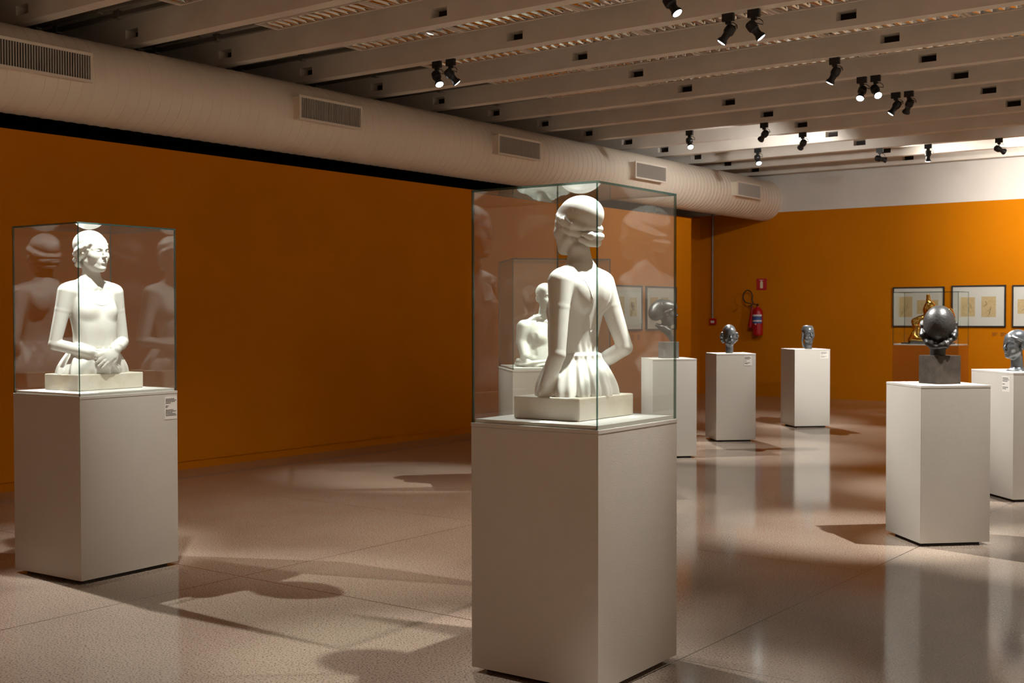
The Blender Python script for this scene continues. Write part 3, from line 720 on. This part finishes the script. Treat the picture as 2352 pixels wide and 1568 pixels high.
HS = 1.09
def dancer_head(P, pose):
    tw = pose.get('turn', 0.0)
    T = Matrix.Rotation(-R_(tw), 3, 'Z') @ Matrix.Rotation(R_(pose.get('nod', 0)), 3, 'X')
    Mx = np.array(T, dtype=np.float32)
    Q = ((P - A_(0, .014, .768)) @ Mx) / np.float32(HS)
    h = head_sdf(Q, ears=False)
    h = np.minimum(h, 1e3)
    qx, qy, qz = Q[:, 0], Q[:, 1], Q[:, 2]; QS = np.stack([np.abs(qx), qy, qz], 1)
    hl = np.interp(qy, [-.12, -.07, -.03, .00, .03, .06, .085], [-.040, -.034, -.010, .016, .036, .052, .066])
    cap = s_ell(Q, (0, -.026, .046), (.0800, .107, .082))
    cap = INT(cap, hl - qz, .006)
    h = U(h, s_ell(Q, (0, -.022, .042), (.0755, .1005, .078)), .006); h = U(h, cap, .003)
    # soft rolls of hair from the temple over the ear to the nape
    wv = np.sin(qy * 80 + qz * 60) * .0009
    r1 = s_chain(QS, [(.062, .050, .046), (.072, .028, .032), (.077, -.004, .018), (.074, -.045, .002), (.052, -.085, -.012), (0, -.108, -.014)], [.008, .015, .019, .018, .015, .012], .004)
    h = U(h, r1 - wv, .014)
    r2 = s_chain(QS, [(.067, .030, .008), (.072, .006, -.010), (.067, -.028, -.026), (.046, -.060, -.040)], [.008, .013, .017, .014], .004)
    h = U(h, r2 + wv, .009)
    # low bun: two folded rolls across the nape
    bun = s_chain(QS, [(0, -.112, -.046), (.030, -.108, -.045), (.054, -.084, -.040)], [.015, .016, .010], .004)
    h = U(h, bun - .0012 * np.sin(qx * 130), .004)
    b2 = s_chain(QS, [(0, -.096, -.072), (.030, -.090, -.070), (.048, -.066, -.060)], [.019, .017, .012], .004)
    h = U(h, b2 + .001 * np.sin(qx * 150 + 1), .003)
    return h * HS

def marble_woman(loc, rz, pose, label, block, off=(0, 0), h=.0026):
    t = thing('marble_half_figure', loc, rz, label, 'sculpture')
    a, b, hh = block
    n = 1
    mb = MB().box(-a, a, -b, b, 0, hh)
    o = mb.build('marble_block', M['marble_block'], t, bevel=.006)
    f = mesh_sdf(lambda P: dancer_sdf(P, pose), (-.315, -.215, -.006), (.315, .30, .93), h, 'figure', M['marble'], t)
    v = Matrix.Rotation(-rz, 3, 'Z') @ Vector((off[0], off[1], 0)); f.location = (v.x, v.y, hh - .001)
    return t
POSE_L = {'R': ((.180, -.005, .512), (.252, -.030, .188), (.060, .165, .118), (-1, .10, -.42), (.0, .75, .6), 1, .35, .3, 0),
          'L': ((-.180, -.005, .512), (-.252, -.020, .193), (-.045, .185, .150), (1, .12, -.55), (-.1, .9, .45), -1, .30, .2, 0), 'turn': -6, 'nod': 0}
POSE_C = {'R': ((.180, -.018, .512), (.235, -.105, .212), (.150, .110, .070), (-.75, .55, -.25), (.3, .3, .9), 1, .4, .4, 0),
          'L': ((-.182, -.018, .512), (-.240, -.040, .190), (-.200, .055, .030), (.85, .5, -.2), (-.3, .4, .9), 1, .4, .4, 0), 'turn': 8, 'nod': 0}

# ------------------------------------------------------------------ bronze heads
def top_thing(loc, rz, label, name='bronze_head', group='bronze heads on pedestals', cat='sculpture'): return thing(name, loc, rz, label, cat, group)
def turban_sdf(P):
    Q = (P - A_(0, 0, .335)) / np.float32(1.18)
    S = np.stack([np.abs(Q[:, 0]), Q[:, 1], Q[:, 2]], 1)
    d = head_sdf(Q)
    t = s_ell(Q, (0, -.030, .055), (.090, .118, .078))
    t = U(t, s_ell(Q, (0, -.105, .000), (.082, .074, .080)), .030)
    t = U(t, s_ell(Q, (0, .040, .058), (.072, .062, .044)), .02)
    t = SUB(t, s_cone(Q, (-.1, -.06, -.01), (.1, -.045, .10), .004, .004), .012)
    t = SUB(t, s_cone(S, (.092, -.02, .012), (.070, .075, .040), .003, .003), .006)
    t = U(t, s_chain(S, [(.088, -.035, .002), (.078, .02, .022), (.052, .078, .046), (0, .102, .054)], [.007, .008, .008, .008]), .006)
    d = U(d, t, .006)
    d = U(d, s_cone(Q, (0, -.015, -.05), (0, .005, -.160), .044, .040, ((1, 0, 0), .95)), .02)
    # the slanting collar cut
    c = s_chain(Q, [(0, -.095, -.120), (0, -.030, -.150), (0, .030, -.205), (0, .052, -.255)], [.018, .034, .034, .024], .01)
    d = U(d, c, .018)
    d = U(d, s_chain(S, [(.0, -.092, -.118), (.045, -.04, -.135), (.052, .02, -.170), (.018, .048, -.235)], [.012, .014, .014, .012], .004), .012)
    return d * 1.18
t = top_thing((-6.775, 12.115, 1.11), R_(0), 'dark bronze head in a bulging turban, in profile facing right on a grey block')
MB().box(-.092, .092, -.092, .092, 0, .185, T=Matrix.Rotation(R_(-42), 4, 'Z')).build('stone_block', M['stone_grey'], t, bevel=.002)
o = mesh_sdf(turban_sdf, (-.16, -.26, 0.0), (.16, .22, .52), .0042, 'head', M['bronze_brown'], t)
o.location = (-.02, -.01, .180); o.rotation_euler = (0, 0, R_(-50))

def curled_sdf(P):
    Q = (P - A_(0, 0, .225)) / np.float32(1.12)
    S = np.stack([np.abs(Q[:, 0]), Q[:, 1], Q[:, 2]], 1)
    d = head_sdf(Q)
    d = U(d, s_ell(Q, (0, -.020, .044), (.0755, .100, .082)), .006)
    for (a, b, c, r) in ((.082, -.012, .020, .020), (.088, -.022, -.012, .024), (.080, -.030, -.048, .022), (.066, -.045, -.072, .018)): d = U(d, s_ell(S, (a, b, c), (r, r * 1.3, r)), .006)
    d = U(d, s_ell(Q, (0, -.095, -.030), (.060, .036, .045)), .02)
    d = U(d, s_cone(Q, (0, -.010, -.06), (0, -.004, -.212), .046, .043), .02)
    return INT(d * 1.05, -(P[:, 2] - .001), .002)
t = top_thing((-7.015, 14.13, 1.11), R_(-144), 'dark bronze head with curled hair over the ears, on the pedestal left of the extinguisher')
mesh_sdf(curled_sdf, (-.14, -.16, -.01), (.14, .14, .37), .0036, 'head', M['bronze'], t)

def mask_sdf(P):
    Q = (P - A_(0, 0, .215)) / np.float32(1.08)
    S = np.stack([np.abs(Q[:, 0]), Q[:, 1], Q[:, 2]], 1)
    d = head_sdf(Q)
    d = INT(d, Q[:, 2] * .95 - Q[:, 1] * .05 - .112, .006)
    d = U(d, INT(s_ell(Q, (0, -.016, .046), (.077, .098, .090)), Q[:, 2] - .110, .006), .004)
    d = U(d, s_chain(S, [(.074, -.01, -.02), (.070, -.03, -.09), (.055, -.03, -.17)], [.014, .014, .010], .004), .006)
    d = U(d, s_cone(Q, (0, .0, -.06), (0, .004, -.200), .044, .050), .02)
    d = SUB(d, s_ell(Q, (0, -.13, .02), (.045, .08, .09)), .01)
    return INT(d * 1.08, -(P[:, 2] - .001), .002)
t = top_thing((-6.96, 16.52, 1.11), R_(-132), 'dark bronze head with a flattened crown, alone on the farthest pedestal')
mesh_sdf(mask_sdf, (-.13, -.16, -.01), (.13, .14, .36), .0036, 'head', M['bronze'], t)

def chignon_sdf(P):
    Q = (P - A_(0, 0, .232)) / np.float32(1.05)
    S = np.stack([np.abs(Q[:, 0]), Q[:, 1], Q[:, 2]], 1)
    d = head_sdf(Q)
    hl = np.interp(Q[:, 1], [-.12, -.07, -.03, .00, .03, .06, .085], [-.050, -.040, -.010, .020, .046, .062, .072])
    d = U(d, INT(s_ell(Q, (0, -.024, .044), (.078, .104, .081)), hl - Q[:, 2], .005), .004)
    d = U(d, s_chain(S, [(.040, .070, .066), (.066, .036, .050), (.078, -.01, .030), (.070, -.06, .006)], [.005, .007, .007, .006]), .006)
    d = U(d, s_ell(Q, (0, -.115, -.018), (.046, .030, .042)), .008)
    d = U(d, s_cone(Q, (0, -.012, -.06), (0, -.022, -.200), .047, .050), .02)
    d = U(d, s_ell(Q, (0, -.010, -.222), (.090, .070, .028)), .02)
    return INT(d * 1.05, -(P[:, 2] - .001), .002)
t = top_thing((-2.79, 11.16, 1.105), R_(143), 'dark bronze head of a woman cut by the right picture edge, facing left')
mesh_sdf(chignon_sdf, (-.14, -.18, -.01), (.14, .14, .37), .0036, 'head', M['bronze'], t)

def braided_sdf(P):
    """seen from behind: smooth crown, thick plait slung from ear to ear under it"""
    Q = P - A_(0, 0, .19)
    S = np.stack([np.abs(Q[:, 0]), Q[:, 1], Q[:, 2]], 1)
    d = head_sdf(Q / np.float32(1.05)) * 1.05
    d = U(d, s_ell(Q, (0, -.020, .020), (.112, .125, .145)), .01)
    d = SUB(d, s_cone(Q, (.03, -.160, .08), (.045, -.165, -.08), .002, .002), .006)
    pts = [(-.108, -.020, .050), (-.112, -.045, .010), (-.104, -.075, -.045), (-.070, -.105, -.098), (-.012, -.118, -.126), (.050, -.108, -.112), (.096, -.078, -.070), (.112, -.045, -.015), (.108, -.020, .035)]
    pl = s_chain(Q, pts, [.014, .018, .022, .023, .024, .024, .022, .018, .013], .004)
    ang = np.arctan2(Q[:, 0], -Q[:, 2] + .02)
    pl = pl + .0045 * np.cos(ang * 9) + .002 * np.cos(ang * 18 + Q[:, 1] * 90)
    d = U(d, pl, .005)
    d = U(d, s_cone(Q, (-.010, .0, -.10), (-.012, .0, -.215), .056, .052), .02)
    return INT(d, -(P[:, 2] + .02), .002)
t = top_thing((-2.70, 8.73, 1.11), R_(12), 'dark head seen from behind with a thick plait, on a square brown stone block')
MB().box(-.105, .105, -.085, .105, 0, .20, T=Matrix.Rotation(R_(-43), 4, 'Z')).build('stone_block', M['stone_dark'], t, bevel=.002)
o = mesh_sdf(braided_sdf, (-.16, -.17, -.03), (.16, .14, .38), .0036, 'head', M['bronze_brown'], t)
o.location = (.005, .0, .200)

def gold_sdf(P):
    d = s_chain(P, [(-.08, 0, .80), (-.075, 0, .72), (-.05, 0, .63), (-.06, .0, .56)], [.030, .036, .085, .095], .01)
    d = U(d, s_chain(P, [(-.06, 0, .55), (.0, 0, .40), (.05, 0, .25), (.0, 0, .10)], [.09, .13, .12, .15], .02), .03)
    d = U(d, s_chain(P, [(.02, 0, .46), (.16, -.02, .54), (.27, -.03, .53), (.31, -.02, .44)], [.07, .05, .055, .045], .01), .03)
    d = U(d, s_chain(P, [(-.05, 0, .46), (-.20, -.02, .40), (-.28, -.02, .36), (-.27, -.02, .27)], [.05, .06, .062, .052], .01), .02)
    d = U(d, s_chain(P, [(-.24, -.02, .24), (-.26, -.02, .12), (-.32, -.02, .03)], [.06, .09, .07], .01), .02)
    d = U(d, s_ell(P, (-.13, 0, .06), (.26, .14, .09)), .04)
    return INT(d, -P[:, 2], .004)
t = top_thing((-6.16, 19.62, 1.127), 0, 'polished golden abstract figure in the glass case on the orange pedestal', 'golden_sculpture', None)
o = mesh_sdf(gold_sdf, (-.46, -.22, -.01), (.42, .2, .84), .0065, 'figure', M['gold'], t, smooth_iter=3)
o.location = (0, 0, .02); o.scale = (1, 1, .945)
MB().box(-.46, .30, -.16, .16, 0, .022).build('base_plate', M['black_metal'], t)

# ------------------------------------------------------------------ marble half figures
def bust_sdf(P):
    S = np.stack([np.abs(P[:, 0]), P[:, 1], P[:, 2]], 1)
    zs, a = smooth_tab([.0, .08, .18, .28, .36, .42], [.25, .235, .22, .235, .21, .12])
    _, b = smooth_tab([.0, .08, .18, .28, .36, .42], [.155, .145, .125, .125, .10, .06])
    _, c = smooth_tab([.0, .08, .18, .28, .36, .42], [.0, .0, .0, -.01, -.015, -.01])
    d = s_sec(P, zs, a, b, c, p=2.3)
    d = U(d, s_chain(S, [(.215, -.01, .315), (.245, .0, .17), (.235, .06, .05)], [.066, .052, .045], .01), .03)
    d = U(d, s_ell(S, (.085, .085, .21), (.07, .06, .065)), .03)
    d = SUB(d, s_cone(S, (.165, .13, .06), (.160, .12, .24), .012, .010), .03)
    d = U(d, s_cone(P, (0, -.01, .38), (0, .02, .52), .068, .055), .035)
    d = U(d, s_chain(S, [(0, .085, .355), (.07, .06, .385), (.10, -.02, .42), (0, -.09, .43)], [.012, .012, .012, .012]), .012)
    h = near(P, (0, .02, .60), .2, lambda p: U(head_sdf((p - A_(0, .035, .595)) / np.float32(1.08)), U(s_ell((p - A_(0, .035, .595)) / np.float32(1.08), (0, -.024, .044), (.080, .106, .082)), s_ell((p - A_(0, .035, .595)) / np.float32(1.08), (0, -.11, -.01), (.05, .04, .04)), .01), .005) * 1.08)
    d = U(d, h, .012)
    return INT(d, -P[:, 2], .004)
t = thing('marble_bust', (-6.60, 9.42, 1.117), R_(-120), 'small white marble bust in the glass case behind the central statue', 'sculpture')
o = mesh_sdf(bust_sdf, (-.33, -.22, -.01), (.33, .24, .75), .0045, 'figure', M['marble'], t); o.location = (0, 0, .055)
def rock(P):
    d = s_sec(P, [0, .02, .05, .066], [.275, .285, .28, .26], [.17, .18, .175, .16], [0, 0, 0, 0], p=3)
    return d + .006 * np.sin(P[:, 0] * 47) * np.sin(P[:, 1] * 61 + 1) + .004 * np.sin(P[:, 2] * 140 + P[:, 0] * 30)
o = mesh_sdf(rock, (-.31, -.22, -.01), (.31, .22, .09), .005, 'rough_marble_base', M['marble'], t)

marble_woman((-6.74, 4.62, 1.137), R_(-90 + 2.4), POSE_L, 'white marble half figure of a woman facing the room, hands crossed in her lap', (.245, .17, .10), (-.012, -.008))
marble_woman((-3.075, 4.625, 1.137), R_(90 + 1.0), POSE_C, 'white marble half figure of a woman seen from behind, in the nearest glass case', (.235, .175, .10), (.016, .012))
